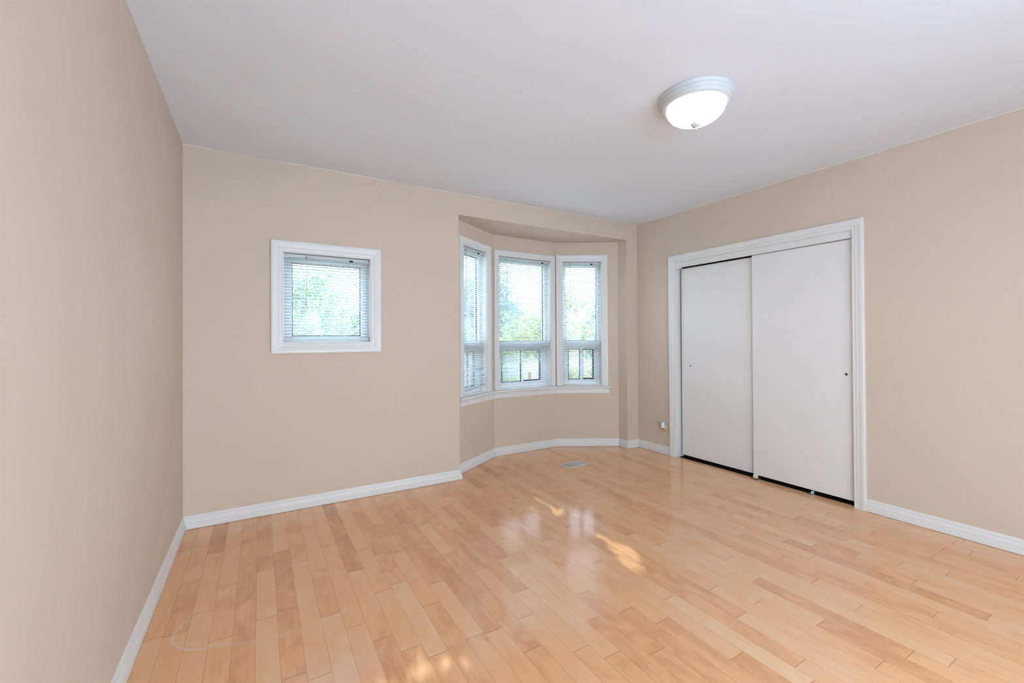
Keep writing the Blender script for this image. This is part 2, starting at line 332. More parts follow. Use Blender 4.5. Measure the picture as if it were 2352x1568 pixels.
def panel(name, fr, s0, s1, z0, z1, th, hole=None, m0=0.0, m1=0.0):
    """wall slab behind frame fr; m0/m1 lengthen the outer face at the ends (mitre)"""
    mb = MB(fr)
    def cell(a, b, lo, hi):
        ea = m0 if a == s0 else 0; eb = m1 if b == s1 else 0
        vs = [(a, lo, 0), (b, lo, 0), (b+eb, lo, -th), (a-ea, lo, -th), (a, hi, 0), (b, hi, 0), (b+eb, hi, -th), (a-ea, hi, -th)]
        mb.add(vs, [(0,1,2,3),(7,6,5,4),(0,4,5,1),(1,5,6,2),(2,6,7,3),(3,7,4,0)])
    if hole:
        h0, h1, l0, l1 = hole
        cell(s0, h0, z0, z1); cell(h1, s1, z0, z1); cell(h0, h1, z0, l0); cell(h0, h1, l1, z1)
    else: cell(s0, s1, z0, z1)
    return tag(mb.build(name, M['wall']), kind='structure')

W1 = (-3.684-XL, -3.049-XL, 1.250, 1.933)                       # opening of the small window, in F_BACK
LS, CS, RS = (0.150, 0.592), (0.060, 0.762), (0.082, 0.547)      # bay openings along each facet
BZ0, BZ1 = 0.715, 2.185
# back wall: left part with the small window, lintel over the bay, right stub
mb = MB(F_BACK)
def bcell(a, b, lo, hi): mb.box(a, b, lo, hi, -0.14, 0)
bx0, bx1 = BX0-XL, BX1-XL
bcell(0, W1[0], 0, H); bcell(W1[1], bx0, 0, H); bcell(W1[0], W1[1], 0, W1[2]); bcell(W1[0], W1[1], W1[3], H)
bcell(bx0, bx1, BZ, H); bcell(bx1, -XL, 0, H)
tag(mb.build('wall_back', M['wall']), kind='structure')
tn = 0.13*math.tan(math.radians(15))
panel('wall_bay_left', F_L, 0, F_L.L, 0, BZ+0.02, 0.13, (LS[0], LS[1], BZ0, BZ1), 0.05, tn)
panel('wall_bay_center', F_C, 0, F_C.L, 0, BZ+0.02, 0.13, (CS[0], CS[1], BZ0, BZ1), tn, tn)
panel('wall_bay_right', F_R, 0, F_R.L, 0, BZ+0.02, 0.13, (RS[0], RS[1], BZ0, BZ1), tn, 0.05)
tag(MB().prism([(BX0-.12, .14), (BX0-.12, .3), (-1.75, .7), (-.7, .7), (BX1+.12, .3), (BX1+.12, .14)], BZ, BZ+.08).build('ceiling_bay', M['wall']), kind='structure')
# left, right, front walls
tag(MB().box(XL-.14, XL, YF-.14, .14, 0, H).build('wall_left', M['wall']), kind='structure')
CY0, CY1, CZ = -2.131, -0.532, 2.075                             # closet opening in the right wall
mb = MB().box(0, .12, YF-.14, CY0, 0, H).box(0, .12, CY1, .14, 0, H).box(0, .12, CY0, CY1, CZ, H)
tag(mb.build('wall_right', M['wall']), kind='structure')
FILL_WIN = [(-4.16, -2.24), (-2.04, -1.0)]; FZ = (0.12, 2.40)          # two made-up windows behind the camera, added to let fill light in
mb = MB().box(XL, 0, YF-.14, YF, 0, FZ[0]).box(XL, 0, YF-.14, YF, FZ[1], H)
mb.box(XL, FILL_WIN[0][0], YF-.14, YF, *FZ).box(FILL_WIN[0][1], FILL_WIN[1][0], YF-.14, YF, *FZ).box(FILL_WIN[1][1], 0, YF-.14, YF, *FZ)
tag(mb.build('wall_front', M['wall']), kind='structure')
tag(MB().box(XL-.14, .9, YF-.14, .14, H, H+.12).build('ceiling', M['ceil']), kind='structure')
# closet shell
tag(MB().box(.034, .74, -2.5, -.2, -.06, -.004).build('floor_closet', M['shade_floor']), kind='structure')  # closet floor coloured near-black to stand for the shade under the doors
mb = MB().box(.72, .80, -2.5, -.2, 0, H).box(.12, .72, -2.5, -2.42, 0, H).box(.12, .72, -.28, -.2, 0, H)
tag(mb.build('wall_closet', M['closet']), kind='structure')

# ------------------------------------------------------------------ floor: one mesh, one face per maple strip
def bay_y(x):
    if x < BX0 or x > BX1: return 0.02
    pts = [(BX0, .11), BC, BB, (BX1, .14)]
    for (xa, ya), (xb, yb) in zip(pts, pts[1:]):
        if xa <= x <= xb: return ya+(yb-ya)*(x-xa)/(xb-xa) + 0.03
    return 0.1
def build_floor():
    rnd = random.Random(11); X0, PW = -4.1061, 0.08545
    V = []; Fc = []; tone = []; seed = []; near = []; far = []
    for r in range(-3, 58):
        xa, xb = X0+r*PW, X0+(r+1)*PW
        a, b = max(xa, XL-.02), min(xb, .034)
        if b <= a: continue
        top = max(bay_y(a+1e-4), bay_y(b-1e-4)) if b < 0 else 0.02
        js = sorted(JOINTS.get(r, []))
        if not js: js = [-1.2-rnd.random()*.9]
        while js[0] > YF: js.insert(0, js[0]-rnd.choice((.47, .62, .9, .93)))
        while js[-1] < top-.2: js.append(js[-1]+rnd.choice((.47, .88, .92)))
        ys = [y for y in js if YF < y < top-.03]; ys = [YF-.02]+ys+[top]
        # long gaps between read-off joints stay whole only up to about 1 m
        for y0, y1 in zip(ys, ys[1:]):
            o = len(V); V += [(a, y0, 0), (b, y0, 0), (b, y1, 0), (a, y1, 0)]; Fc.append((o, o+1, o+2, o+3))
            t = None
            for rr, yy, tt in TONES:
                if rr == r and y0 <= yy < y1: t = tt
            if t is None: t = rnd.uniform(-.3, .28) + (0.12 if a > -2.2 else -0.05)
            tone.append(t); seed.append(rnd.random())
            L = y1-y0
            near += [(a-xa, 0), (b-xa, 0), (b-xa, L), (a-xa, L)]; far += [(xb-a, L), (xb-b, L), (xb-b, 0), (xb-a, 0)]
    # underside and rim so the floor is a slab
    o = len(V)
    rim = [(XL-.02, YF-.02), (.034, YF-.02), (.034, .02), (BX1, 0.02), (BX1, .17), (BB[0], BB[1]+.03), (BC[0], BC[1]+.03), (BX0, .14), (BX0, .02), (XL-.02, .02)]
    V += [(x, y, -.06) for x, y in rim] + [(x, y, -.001) for x, y in rim]; k = len(rim)
    ex = [tuple(o+i for i in range(k-1, -1, -1))] + [(o+i, o+(i+1) % k, o+k+(i+1) % k, o+k+i) for i in range(k)]
    for q in ex:
        Fc.append(q); tone.append(0); seed.append(0); near += [(1, 1)]*len(q); far += [(1, 1)]*len(q)
    me = bpy.data.meshes.new('floor'); me.from_pydata(V, [], Fc)
    u1 = me.uv_layers.new(name='near'); u2 = me.uv_layers.new(name='far')
    for i, (p, q) in enumerate(zip(near, far)): u1.data[i].uv = p; u2.data[i].uv = q
    at = me.attributes.new('tone', 'FLOAT', 'FACE'); at.data.foreach_set('value', tone)
    at = me.attributes.new('seed', 'FLOAT', 'FACE'); at.data.foreach_set('value', seed)
    me.materials.append(M['floor']); ob = bpy.data.objects.new('floor', me); C.objects.link(ob); tag(ob, kind='structure')
build_floor()

# ------------------------------------------------------------------ baseboards (one profile, mitred round the room)
BBP = [(0, .0022), (.019, .0022), (.020, .005), (.020, .033), (.0185, .036), (.0140, .0375), (.0135, .0415), (.0155, .044), (.0150, .050), (.0120, .060), (.0095, .066), (.0080, .0675), (.0080, .071), (.0100, .0725), (.0095, .077), (.006, .086), (.003, .0895), (0, .090)]
ring = [(XL, YF), (XL, 0), (BX0, 0), (BX0, .11), BC, BB, (BX1, .14), (BX1, 0), (0, 0), (0, -0.457)]
for nm, a, b in (('baseboard_left', 0, 1), ('baseboard_back', 1, 2), ('baseboard_bay', 2, 8), ('baseboard_right', 8, 9)):
    tag(sweep(MB(), ring, BBP, -1, i0=a, i1=b).build(nm, M['trim']), kind='structure')
tag(sweep(MB(), [(0, -2.206), (0, YF)], BBP, -1).build('baseboard_right', M['trim']), kind='structure')
tag(sweep(MB(), [(0, YF), (XL, YF)], BBP, -1).build('baseboard_front', M['trim']), kind='structure')
# dark joint line between baseboard and floor
# ------------------------------------------------------------------ casings
def casing_prof(w, t): return [(0, 0), (0, t*.55), (w*.07, t*.62), (w*.12, t*.55), (w*.30, t*.62), (w*.34, t*.78), (w*.42, t*.74), (w*.66, t*.95), (w*.72, t), (w*.90, t), (w, t*.85), (w, 0)]
def pic_casing(fr, s0, s1, z0, z1, w, t, three=False):
    """mitred casing round an opening; profile offset runs outward from the opening"""
    mb = MB(fr)
    path = [(s0, z0), (s0, z1), (s1, z1), (s1, z0)]
    return sweep(mb, path, casing_prof(w, t), 1, closed=not three)

def window(idx, fr, o, bay):
    s0, s1, z0, z1 = o
    L = fr((s0+s1)/2, z0, 0)
    root = empty('window_%d' % idx, L, kind='structure')
    if bay:
        wl = min(.075, s0-.004) if fr is not F_L else .075
        wr = min(.075, fr.L-s1-.004)
        mb = MB(fr); sweep(mb, [(s0, z0), (s0, z1), (s1, z1), (s1, z0)], casing_prof(min(wl, wr) if fr is F_C else .072, .02), 1)
        mb.build('window_casing', M['trim'], root)
    else:
        pic_casing(fr, s0, s1, z0, z1, .079, .02).build('window_casing', M['trim'], root)
    D = .13
    mb = MB(fr); e = .006                                                     # jamb lining
    mb.box(s0, s0+e, z0, z1, -D, .004).box(s1-e, s1, z0, z1, -D, .004).box(s0+e, s1-e, z1-e, z1, -D, .004).box(s0+e, s1-e, z0, z0+e, -D, .004)
    mb.build('window_jamb', M['trim'], root)
    a, b, c, d = s0+e, s1-e, z0+e, z1-e
    def ring_(mb, a, b, c, d, w, t0, t1, wb=None, wt=None):
        wb = w if wb is None else wb; wt = w if wt is None else wt
        mb.box(a, a+w, c, d, t0, t1).box(b-w, b, c, d, t0, t1).box(a+w, b-w, c, c+wb, t0, t1).box(a+w, b-w, d-wt, d, t0, t1)
    def pane(a, b, c, d, t, g=.006):
        gk = MB(fr); ring_(gk, a, b, c, d, g, t-.008, t+.010); gk.build('gasket', M['dark'], root, label='dark window gasket')
        MB(fr).box(a+g, b-g, c+g, d-g, t-.002, t+.002).build('pane', M['glass'], root)
    if not bay:
        w = .058
        mb = MB(fr); ring_(mb, a, b, c, d, w, -.125, -.075, .045, .060); mb.build('window_frame', M['vinyl'], root, bevel=.003)
        pane(a+w, b-w, c+.045, d-.060, -.10)
    else:
        w = .04; zr = 1.205
        mb = MB(fr); ring_(mb, a, b, c, d, w, -.125, -.07, .03, .05); mb.build('window_frame', M['vinyl'], root, bevel=.003)
        MB(fr).box(a+w, b-w, zr-.035, zr+.035, -.125, -.065).build('meeting_rail', M['vinyl'], root, bevel=.003)
        pane(a+w, b-w, zr+.035, d-.05, -.10)
        m = (a+b)/2
        mb = MB(fr); ring_(mb, a+w, m+.018, c+.03, zr-.035, .03, -.105, -.08, .03, .025); mb.build('sliding_sash', M['vinyl'], root, bevel=.002)
        mb = MB(fr); ring_(mb, m-.018, b-w, c+.03, zr-.035, .03, -.122, -.106, .03, .025); mb.build('sliding_sash', M['vinyl'], root, bevel=.002)
        pane(a+w+.03, m-.012, c+.06, zr-.06, -.092, .009); pane(m+.012, b-w-.03, c+.06, zr-.06, -.114, .016)
    return root
window(1, F_BACK, W1, False)
window(2, F_L, (LS[0], LS[1], BZ0, BZ1), True)
window(3, F_C, (CS[0], CS[1], BZ0, BZ1), True)
window(4, F_R, (RS[0], RS[1], BZ0, BZ1), True)
for i, (x0, x1) in enumerate(FILL_WIN):  # added windows in the unseen front wall, for fill daylight
    fr = Fr((0, YF), (XL, YF)); window(5+i, fr, (-x1, -x0, FZ[0], FZ[1]), False)

# continuous stool and apron under the three bay windows
Lp = F_L(.052, 0, 0); Rp = F_R(.66, 0, 0)
stp = [(Lp.x, Lp.y), BC, BB, (Rp.x, Rp.y)]
sto = [(-.11, .690), (.040, .690), (.046, .694), (.048, .701), (.046, .708), (.040, .713), (-.11, .713)]
root = empty('trim_1', (-1.2, .45, .65), kind='structure')
sweep(MB(), stp, sto, -1).build('window_stool', M['trim'], root)
La = F_L(.072, 0, 0); Ra = F_R(.634, 0, 0)
apr = [(0, .690), (.026, .690), (.026, .684), (.020, .680), (.020, .672), (.015, .668), (.015, .648), (.019, .640), (.019, .630), (.014, .6235), (0, .6225)]
sweep(MB(), [(La.x, La.y), BC, BB, (Ra.x, Ra.y)], apr, -1).build('window_apron', M['trim'], root)

# thin white caulk lines where ceiling meets the back and right walls
def caulk(i, pts):
    mb = MB(); 
    for a, b in pts:
        d = 0.0035
        if a[1] == b[1]: mb.box(a[0], b[0], -d, 0, H-d*.9, H)
        else: mb.box(-d, 0, a[1], b[1], H-d*.9, H)
    tag(mb.build('trim_%d' % i, M['caulk']), kind='structure')
caulk(2, [((XL+.0, 0), (XL+.16, 0)), ((XL+.55, 0), (XL+1.45, 0)), ((XL+1.6, 0), (-.12, 0))])
caulk(3, [((0, -3.6), (0, -.10))])

# ------------------------------------------------------------------ closet: casing, fascia, two sliding doors
F_RW = Fr((0, 0), (0, -5))                 # s runs toward the camera, t into the room
root = empty('trim_4', (0, (CY0+CY1)/2, 0), kind='structure')
sweep(MB(F_RW), [(-CY1, 0), (-CY1, CZ), (-CY0, CZ), (-CY0, 0)], casing_prof(.075, .021), 1).build('door_casing', M['trim'], root)
MB(F_RW).box(-CY1, -CY1+.004, 0, CZ, -.12, .003).box(-CY0-.004, -CY0, 0, CZ, -.12, .003).box(-CY1+.004, -CY0-.004, CZ-.004, CZ, -.12, .003).build('door_jamb', M['trim'], root)
MB(F_RW).box(-CY1+.004, -CY0-.004, 2.016, CZ-.004, -.022, -.004).build('track_fascia', M['trim'], root, bevel=.001)
MB(F_RW).box(-CY1+.004, -CY0-.004, 2.05, CZ-.004, -.105, -.024).build('door_track', M['steel'], root)
MB(F_RW).box(-CY1+.004, -CY1+.060, 2.004, 2.016, -.03, -.004).build('track_end_cap', M['trim'], root)
def sdoor(i, s0, s1, z0, z1, t, pull, r, brass):
    d = MB(F_RW).box(s0, s1, z0, z1, t-.033, t).build('door_%d' % i, M['door'], bevel=.0015); tag(d, kind='structure')
    c = F_RW(pull[0], pull[1], t)
    if brass:
        MB().lathe([(r, .0), (r, -.0015), (r*.72, -.0025), (r*.70, .0)], 24, c, 'x').build('finger_pull', M['brass'], d, True, label='small brass finger pull')
        MB().lathe([(r*.66, -.0002), (r*.6, -.0012)], 20, c, 'x').build('pull_hole', M['black'], d)
    else:
        MB().lathe([(r, .0), (r, -.0012)], 20, c, 'x').build('finger_pull', M['black'], d, label='small dark finger hole')
sdoor(1, .562, 1.405, .030, 2.008, -.062, (.672, .978), .0075, False)
sdoor(2, 1.352, 2.126, .036, 2.013, -.024, (2.075, .988), .0115, True)
# floor guides
g = empty('door_guide', F_RW(1.375, 0, -.02), 'small white door guide on a brown block under the middle of the closet doors', 'door guide')
MB(F_RW).box(1.362, 1.392, 0.010, .038, -.030, .000).build('guide_block', M['trim'], g, bevel=.001)
MB(F_RW).box(1.345, 1.400, 0, .010, -.050, .010).build('guide_base', M['brown'], g)
g = empty('door_guide', F_RW(1.80, 0, -.02), 'small grey metal guide on the floor under the right closet door', 'door guide')
MB(F_RW).box(1.80, 1.835, 0.0, .006, -.050, .004).build('guide_plate', M['steel'], g)
MB(F_RW).box(1.828, 1.835, 0.006, .026, -.050, -.012).build('guide_fin', M['trim'], g)

# ------------------------------------------------------------------ mini blinds
def blind(fr, o, nslat_pitch, tilt, label, z_bottom, wand_s, cord_s, cordlen, slope=None, tc=-.032, cords=(.27, .73), lock_s=None, spec=None):
    s0, s1, z0, z1 = o; e = .010; a, b = s0+e, s1-e
    root = empty('mini_blind', fr((s0+s1)/2, z_bottom, tc), label, 'window blind', 'white mini blinds in the windows')
    hz0, hz1 = z1-.036, z1-.010
    hr = MB(fr).box(a-.002, b+.002, hz0, hz1, tc-.034, tc+.013).build('headrail', M['slat'], root, bevel=.002)
    for xa, xb in ((a-.003, a+.030), (b-.030, b+.003)): MB(fr).box(xa, xb, hz0-.006, hz0, tc-.015, tc+.015).build('end_cap', M['wand'], hr)
    MB(fr).box(lock_s, lock_s+.026, hz0-.004, hz0+.010, tc+.010, tc+.0165).build('cord_lock', M['black'], hr, label='black cord lock')
    MB(fr).box(wand_s-.004, wand_s+.004, hz0-.004, hz0+.011, tc+.010, tc+.017).build('tilter', M['black'], hr, label='dark wand tilter')
    # slats: curved strips, one mesh
    mb = MB(fr); z = hz0-.012; K = 5; hw = .0125; i = 0; zend = z_bottom+.014
    xs = [a, a+(b-a)*.25, a+(b-a)*.5, a+(b-a)*.75, b]
    while z > zend:
        th = math.radians(tilt(z) if callable(tilt) else tilt) + random.gauss(0, .025)
        up = 0.0; dz = [0]*5; s_end = 0
        if slope:
            k = slope(z, i); dz = [k*f for f in (0, .1, .3, .62, 1.0)]; s_end = random.uniform(-.012, .006) if abs(k) > .004 else 0
        vs = []
        for jx, x in enumerate(xs):
            x2 = x + (s_end if jx == 4 else 0)
            for side in (0, 1):
                for q in range(K):
                    p = -1+2*q/(K-1); c = .0016*(1-p*p) - side*.0004
                    vs.append((x2, z+dz[jx] + p*hw*math.sin(th) + c*math.cos(th), tc + p*hw*math.cos(th) - c*math.sin(th)))
        fs = []
        for jx in range(4):
            o1, o2 = jx*2*K, (jx+1)*2*K
            for q in range(K-1):
                fs.append((o1+q, o1+q+1, o2+q+1, o2+q)); fs.append((o1+K+q, o2+K+q, o2+K+q+1, o1+K+q+1))
            fs.append((o1, o2, o2+K, o1+K)); fs.append((o1+K-1, o1+2*K-1, o2+2*K-1, o2+K-1))
        mb.add(vs, fs); z -= nslat_pitch(z) if callable(nslat_pitch) else nslat_pitch; i += 1
    mb.build('slats', M['slat'], root, True)
    k = slope(z_bottom, 999) if slope else 0
    mb = MB(fr)
    if k:
        for q in range(8):
            x0, x1 = a+(b-a)*q/8, a+(b-a)*(q+1)/8; g = lambda f: k*max(0, (f-.35)/.65)
            za, zb = z_bottom+g(q/8), z_bottom+g((q+1)/8)
            vs = [(x0, za, tc-.011), (x0, za, tc+.011), (x0, za+.011, tc+.011), (x0, za+.011, tc-.011), (x1, zb, tc-.011), (x1, zb, tc+.011), (x1, zb+.011, tc+.011), (x1, zb+.011, tc-.011)]
            mb.add(vs, [(0,1,2,3),(7,6,5,4),(0,4,5,1),(1,5,6,2),(2,6,7,3),(3,7,4,0)])
    else: mb.box(a, b, z_bottom, z_bottom+.012, tc-.0115, tc+.0115)
    mb.build('bottom_rail', M['slat'], root, bevel=.002)
    for c in cords:
        s = a+(b-a)*c
        MB(fr).tube([(s, hz0, tc+.0138), (s, z_bottom+.006, tc+.0138)], .0008, 5).tube([(s, hz0, tc-.0138), (s, z_bottom+.006, tc-.0138)], .0008, 5).build('ladder_cord', M['cord'], root)
    wl_ = (hz0-z_bottom)*wand_len(o)
    MB(fr).tube([(wand_s, hz0+.004, tc+.018), (wand_s+.002, hz0-.03, tc+.020), (wand_s+.003, hz0-wl_, tc+.021)], .0028, 6).build('tilt_wand', M['wand'], root)
    lc = MB(fr).tube([(cord_s, hz0, tc+.019), (cord_s+.002, hz0-cordlen, tc+.021)], .0009, 5).tube([(cord_s+.005, hz0, tc+.019), (cord_s+.004, hz0-cordlen, tc+.021)], .0009, 5).build('lift_cord', M['cord'], root)
    fx = lambda r, h: None
    p = fr(cord_s+.003, hz0-cordlen-.022, tc+.021)
    MB().lathe([(.006, 0), (.0062, .004), (.0035, .018), (.0015, .024)], 12, p).build('tassel', M['wand'], lc, True)
    return root
def wand_len(o): return .62 if o[3]-o[2] < 1 else .38
LAB = 'white mini blind '
blind(F_BACK, W1, .0236, lambda z: 30 if (abs(z-1.59) < .012 or abs(z-1.505) < .014) else 18,
      LAB+'in the small square window on the back wall', 1.268, W1[0]+.158, W1[0]+.482, .44, lock_s=W1[0]+.474, cords=(.33, .70))
def slopeL(z, i):
    if i == 999: return .035
    if z > 1.02: return 0
    if z > .96: return .004
    if z > .905: return .014+.018*(1-(z-.905)/.055)
    return [.016, .010, .022, .013, .008, .018, .012][i % 7]
blind(F_L, (LS[0], LS[1], BZ0, BZ1), lambda z: .0222 if z > 1.0 else .0195, lambda z: 14 if z > 1.32 else (28 if z > 1.2 else 46), LAB+'with crooked lower slats in the left bay window',
      .752, LS[0]+.075, LS[0]+.33, .62, slope=slopeL, lock_s=LS[0]+.30)
blind(F_C, (CS[0], CS[1], BZ0, BZ1), .0222, lambda z: 32 if .99 < z < 1.19 else 16, LAB+'in the wide middle bay window',
      .775, CS[0]+.115, CS[0]+.60, .55, lock_s=CS[0]+.585, cords=(.22, .80))
blind(F_R, (RS[0], RS[1], BZ0, BZ1), .0222, 17, LAB+'in the right bay window beside the corner',
      .772, RS[0]+.10, RS[0]+.36, .60, lock_s=RS[0]+.34, cords=(.30, .66))

# ------------------------------------------------------------------ ceiling light
LX, LY = -1.756, -2.095
root = empty('ceiling_light', (LX, LY, H), 'white flush mount ceiling light with glowing alabaster glass bowl', 'ceiling light')
c = (LX, LY, H)
MB().lathe([(.02, 0), (.196, 0), (.197, -.004), (.194, -.012), (.188, -.018), (.190, -.022), (.190, -.026), (.184, -.036), (.178, -.040), (.179, -.044), (.176, -.052), (.168, -.058), (.150, -.056), (.02, -.05)], 96, c).build('lamp_base', M['enamel'], root, True)
bowl = [(.150, -.052), (.153, -.058), (.153, -.064)]
for k in range(1, 15):
    a = k/14*PI/2; bowl.append((max(.152*math.cos(a), .004), -.064-.086*math.sin(a)))
MB().lathe(bowl, 96, c).build('glass_bowl', M['bowl'], root, True)
MB().lathe([(.004, -.142), (.025, -.147), (.027, -.151), (.024, -.155), (.024, -.157), (.018, -.161), (.018, -.163), (.011, -.166), (.006, -.168), (.0055, -.172), (.0068, -.177), (.006, -.182), (.003, -.184)], 32, c).build('finial', M['enamel'], root, True)

# ------------------------------------------------------------------ outlet and night light
F_O = Fr((0, 0), (0, -5)); os_, oz = .395, .272
o = empty('wall_outlet', (0, -os_, oz), 'ivory duplex wall outlet beside the closet casing', 'outlet')
MB(F_O).box(os_-.035, os_+.035, oz-.0575, oz+.0575, 0, .005).build('cover_plate', M['ivory'], o, bevel=.002)
for dz in (-.0195, .0195):
    r = MB(F_O).prism([(os_+.0165*math.cos(t)*1.0, oz+dz+.0145*max(-.85, min(.85, math.sin(t)*1.15))) for t in [2*PI*k/20 for k in range(20)]], .004, .008, (0, 1, 2)).build('receptacle', M['ivory'], o)
    MB(F_O).box(os_-.0075, os_-.0050, oz+dz-.001, oz+dz+.008, .0078, .0084).box(os_+.0050, os_+.0075, oz+dz-.001, oz+dz+.008, .0078, .0084).box(os_-.002, os_+.002, oz+dz-.009, oz+dz-.005, .0078, .0084).build('slot', M['black'], r)
MB(F_O).prism([(os_+.003*math.cos(2*PI*k/10), oz+.003*math.sin(2*PI*k/10)) for k in range(10)], .005, .0065).build('screw', M['brass'], o)
nz = oz+.02
nl = empty('night_light', F_O(os_, nz, .0085), 'plug-in night light with white shade and brass cup on the wall outlet', 'night light')
MB(F_O).prism([(os_+.019*math.cos(2*PI*k/24), nz+.019*math.sin(2*PI*k/24)) for k in range(24)], .0088, .026).build('plug_body', M['frost'], nl, bevel=.002)
ctr = F_O(os_-.002, nz, .045)
MB().lathe([(.004, -.024), (.012, -.021), (.018, -.013), (.0205, -.003), (.021, .004), (.019, .004)], 32, ctr).build('brass_cup', M['brass'], nl, True, label='polished brass cup')
MB(F_O).tube([(os_-.001, nz-.010, .022), (os_-.002, nz-.012, .034)], .006, 10).build('neck', M['brass'], nl)
MB().lathe([(.0195, .004), (.0205, .008), (.0205, .062), (.019, .064), (.002, .0645)], 32, ctr).build('lamp_shade', M['frost'], nl, True)

# ------------------------------------------------------------------ floor register
vx0, vx1, vy0, vy1 = -1.238, -.953, -.256, -.111
v = empty('floor_vent', ((vx0+vx1)/2, (vy0+vy1)/2, 0), 'cream metal floor register vent on the maple floor before the bay', 'floor vent')
mb = MB(); b = .020
mb.box(vx0, vx1, vy0, vy0+b, .0005, .006).box(vx0, vx1, vy1-b, vy1, .0005, .006).box(vx0, vx0+b, vy0+b, vy1-b, .0005, .006).box(vx1-b, vx1, vy0+b, vy1-b, .0005, .006)
mb.build('vent_frame', M['vent'], v, bevel=.002)
MB().box(vx0+b, vx1-b, vy0+b, vy1-b, .0006, .0012).build('duct_opening', M['ventdark'], v)
MB().box((vx0+vx1)/2+.004, vx1-b-.006, vy0+b+.002, vy1-b-.002, .0013, .0034).build('damper', M['vent'], v)
mb = MB(); k = 0
x = vx0+b+.006
while x < vx1-b-.002: mb.box(x, x+.0028, vy0+b, vy1-b, .0026, .0050); x += .0085
for q in range(1, 8):
    y = vy0+b+(vy1-vy0-2*b)*q/8; mb.box(vx0+b, vx1-b, y-.0012, y+.0012, .0024, .0048)
mb.build('louvers', M['vent'], v)

# ------------------------------------------------------------------ outside
GZ = -0.9
tag(MB().box(-60, 60, .75, 90, GZ-.2, GZ).build('ground', M['grass']), kind='structure')
tag(MB().box(-60, 60, -60, -4.92, GZ-.2, GZ).box(-60, -4.45, -4.92, .75, GZ-.2, GZ).build('patio', M['patio']), kind='structure')  # unseen ground behind the camera, made pale as a light reflector
tag(MB().box(-60, 60, 10.2, 12.9, GZ, GZ+.02).build('road', M['road']), kind='structure')

SUNP = []       # holes cut in the added tree's crown to shape sun patches (floor points)
for x, y, r in ((-1.95, -1.50, .05), (-1.96, -1.58, .055), (-1.93, -1.66, .06), (-1.98, -1.70, .065), (-1.92, -1.76, .05), (-2.04, -1.80, .05), (-2.03, -1.88, .055), (-2.0, -1.62, .035), (-1.90, -2.02, .02), (-1.93, -2.08, .02),
                (-1.94, -.70, .022), (-1.94, -.76, .028), (-1.93, -.83, .030), (-1.93, -.90, .034), (-1.92, -.97, .042), (-1.90, -1.03, .038), (-1.95, -1.06, .03),
                (-2.05, -.80, .022), (-2.06, -.87, .024), (-2.07, -1.02, .03), (-2.10, -1.13, .026), (-2.10, -1.21, .024),
                (-3.14, -2.05, .04), (-3.20, -2.03, .045), (-3.27, -2.05, .04), (-3.34, -2.00, .042), (-3.41, -2.03, .04), (-3.48, -2.0, .04), (-3.26, -1.94, .03), (-3.54, -2.06, .04)):
    SUNP.append((np.array([x, y, 0.0]), r))
SD = -np.array(SUN_DIR)
def tree(name, base, height, blobs, nleaf, leaf, m, label, cat='tree', seed=1, trunk=.14, limbs=True, clear=True, group=None):
    """blobs: (centre offset from base, radii). Leaves are small folded cards spread through each blob."""
    rng = np.random.default_rng(seed)
    root = empty(name, base, label, cat, group)
    if trunk:
        tp = [(base[0], base[1], base[2]-.05), (base[0]+.06, base[1]+.03, base[2]+height*.35), (base[0]-.03, base[1], base[2]+height*.7), (base[0]+.02, base[1], base[2]+height)]
        MB().tube(tp, [trunk*1.25, trunk, trunk*.7, trunk*.3], 10).build('trunk', M['bark'], root, True)
        if limbs:
            mb = MB()
            for c, r in blobs:
                e = Vector(base)+Vector(c); s = Vector(base)+Vector((.02, 0, max(.4, min(height*.8, c[2]*.62)))); md = (s+e)/2+Vector((0, 0, .15))
                mb.tube([tuple(s), tuple(md), tuple(e)], [trunk*.45, trunk*.28, trunk*.08], 6)
            mb.build('branches', M['bark'], root, True)
    vol = np.array([r[0]*r[1]*r[2] for c, r in blobs])**.67; cnt = np.maximum(40, (nleaf*vol/vol.sum())).astype(int)
    P = []
    for (c, r), k in zip(blobs, cnt):
        d = rng.normal(size=(k, 3)); d /= np.linalg.norm(d, axis=1)[:, None]
        rad = rng.random((k, 1))**.45; tw = 1+.18*np.sin(d[:, :1]*5+c[0]*3)+.14*np.sin(d[:, 1:2]*7+c[1])
        P.append(np.array(base)+np.array(c)+d*rad*tw*np.array(r))
    P = np.concatenate(P)
    # twigs: pull leaves into small clumps
    cl = P[rng.integers(0, len(P), max(10, len(P)//14))]; P = np.repeat(cl, 14, 0); P = P+rng.normal(size=P.shape)*leaf*1.5
    if clear:
        keep = np.ones(len(P), bool)
        for q, r in SUNP:
            w = P-q; dd = np.linalg.norm(w-np.outer(w@SD, SD), axis=1); keep &= dd > r + .012
        P = P[keep]
    P = P[(P[:, 1] > 1.2) | (P[:, 1] < -6.5)]
    n = len(P); a = rng.normal(size=(n, 3)); a /= np.linalg.norm(a, axis=1)[:, None]
    b = rng.normal(size=(n, 3)); b -= a*np.sum(a*b, 1)[:, None]; b /= np.linalg.norm(b, axis=1)[:, None]; nn = np.cross(a, b)
    s = (leaf*(.7+.6*rng.random((n, 1))))
    L = np.array(base)
    V = np.stack([P-a*s, P+b*s*.45+nn*s*.12, P+a*s, P-b*s*.45+nn*s*.12], 1).reshape(-1, 3)-L
    F = [(4*i, 4*i+1, 4*i+2, 4*i+3) for i in range(n)]
    me = bpy.data.meshes.new('foliage'); me.from_pydata(V.tolist(), [], F); me.materials.append(m)
    o = bpy.data.objects.new('foliage', me); C.objects.link(o); o.parent = root
    return root

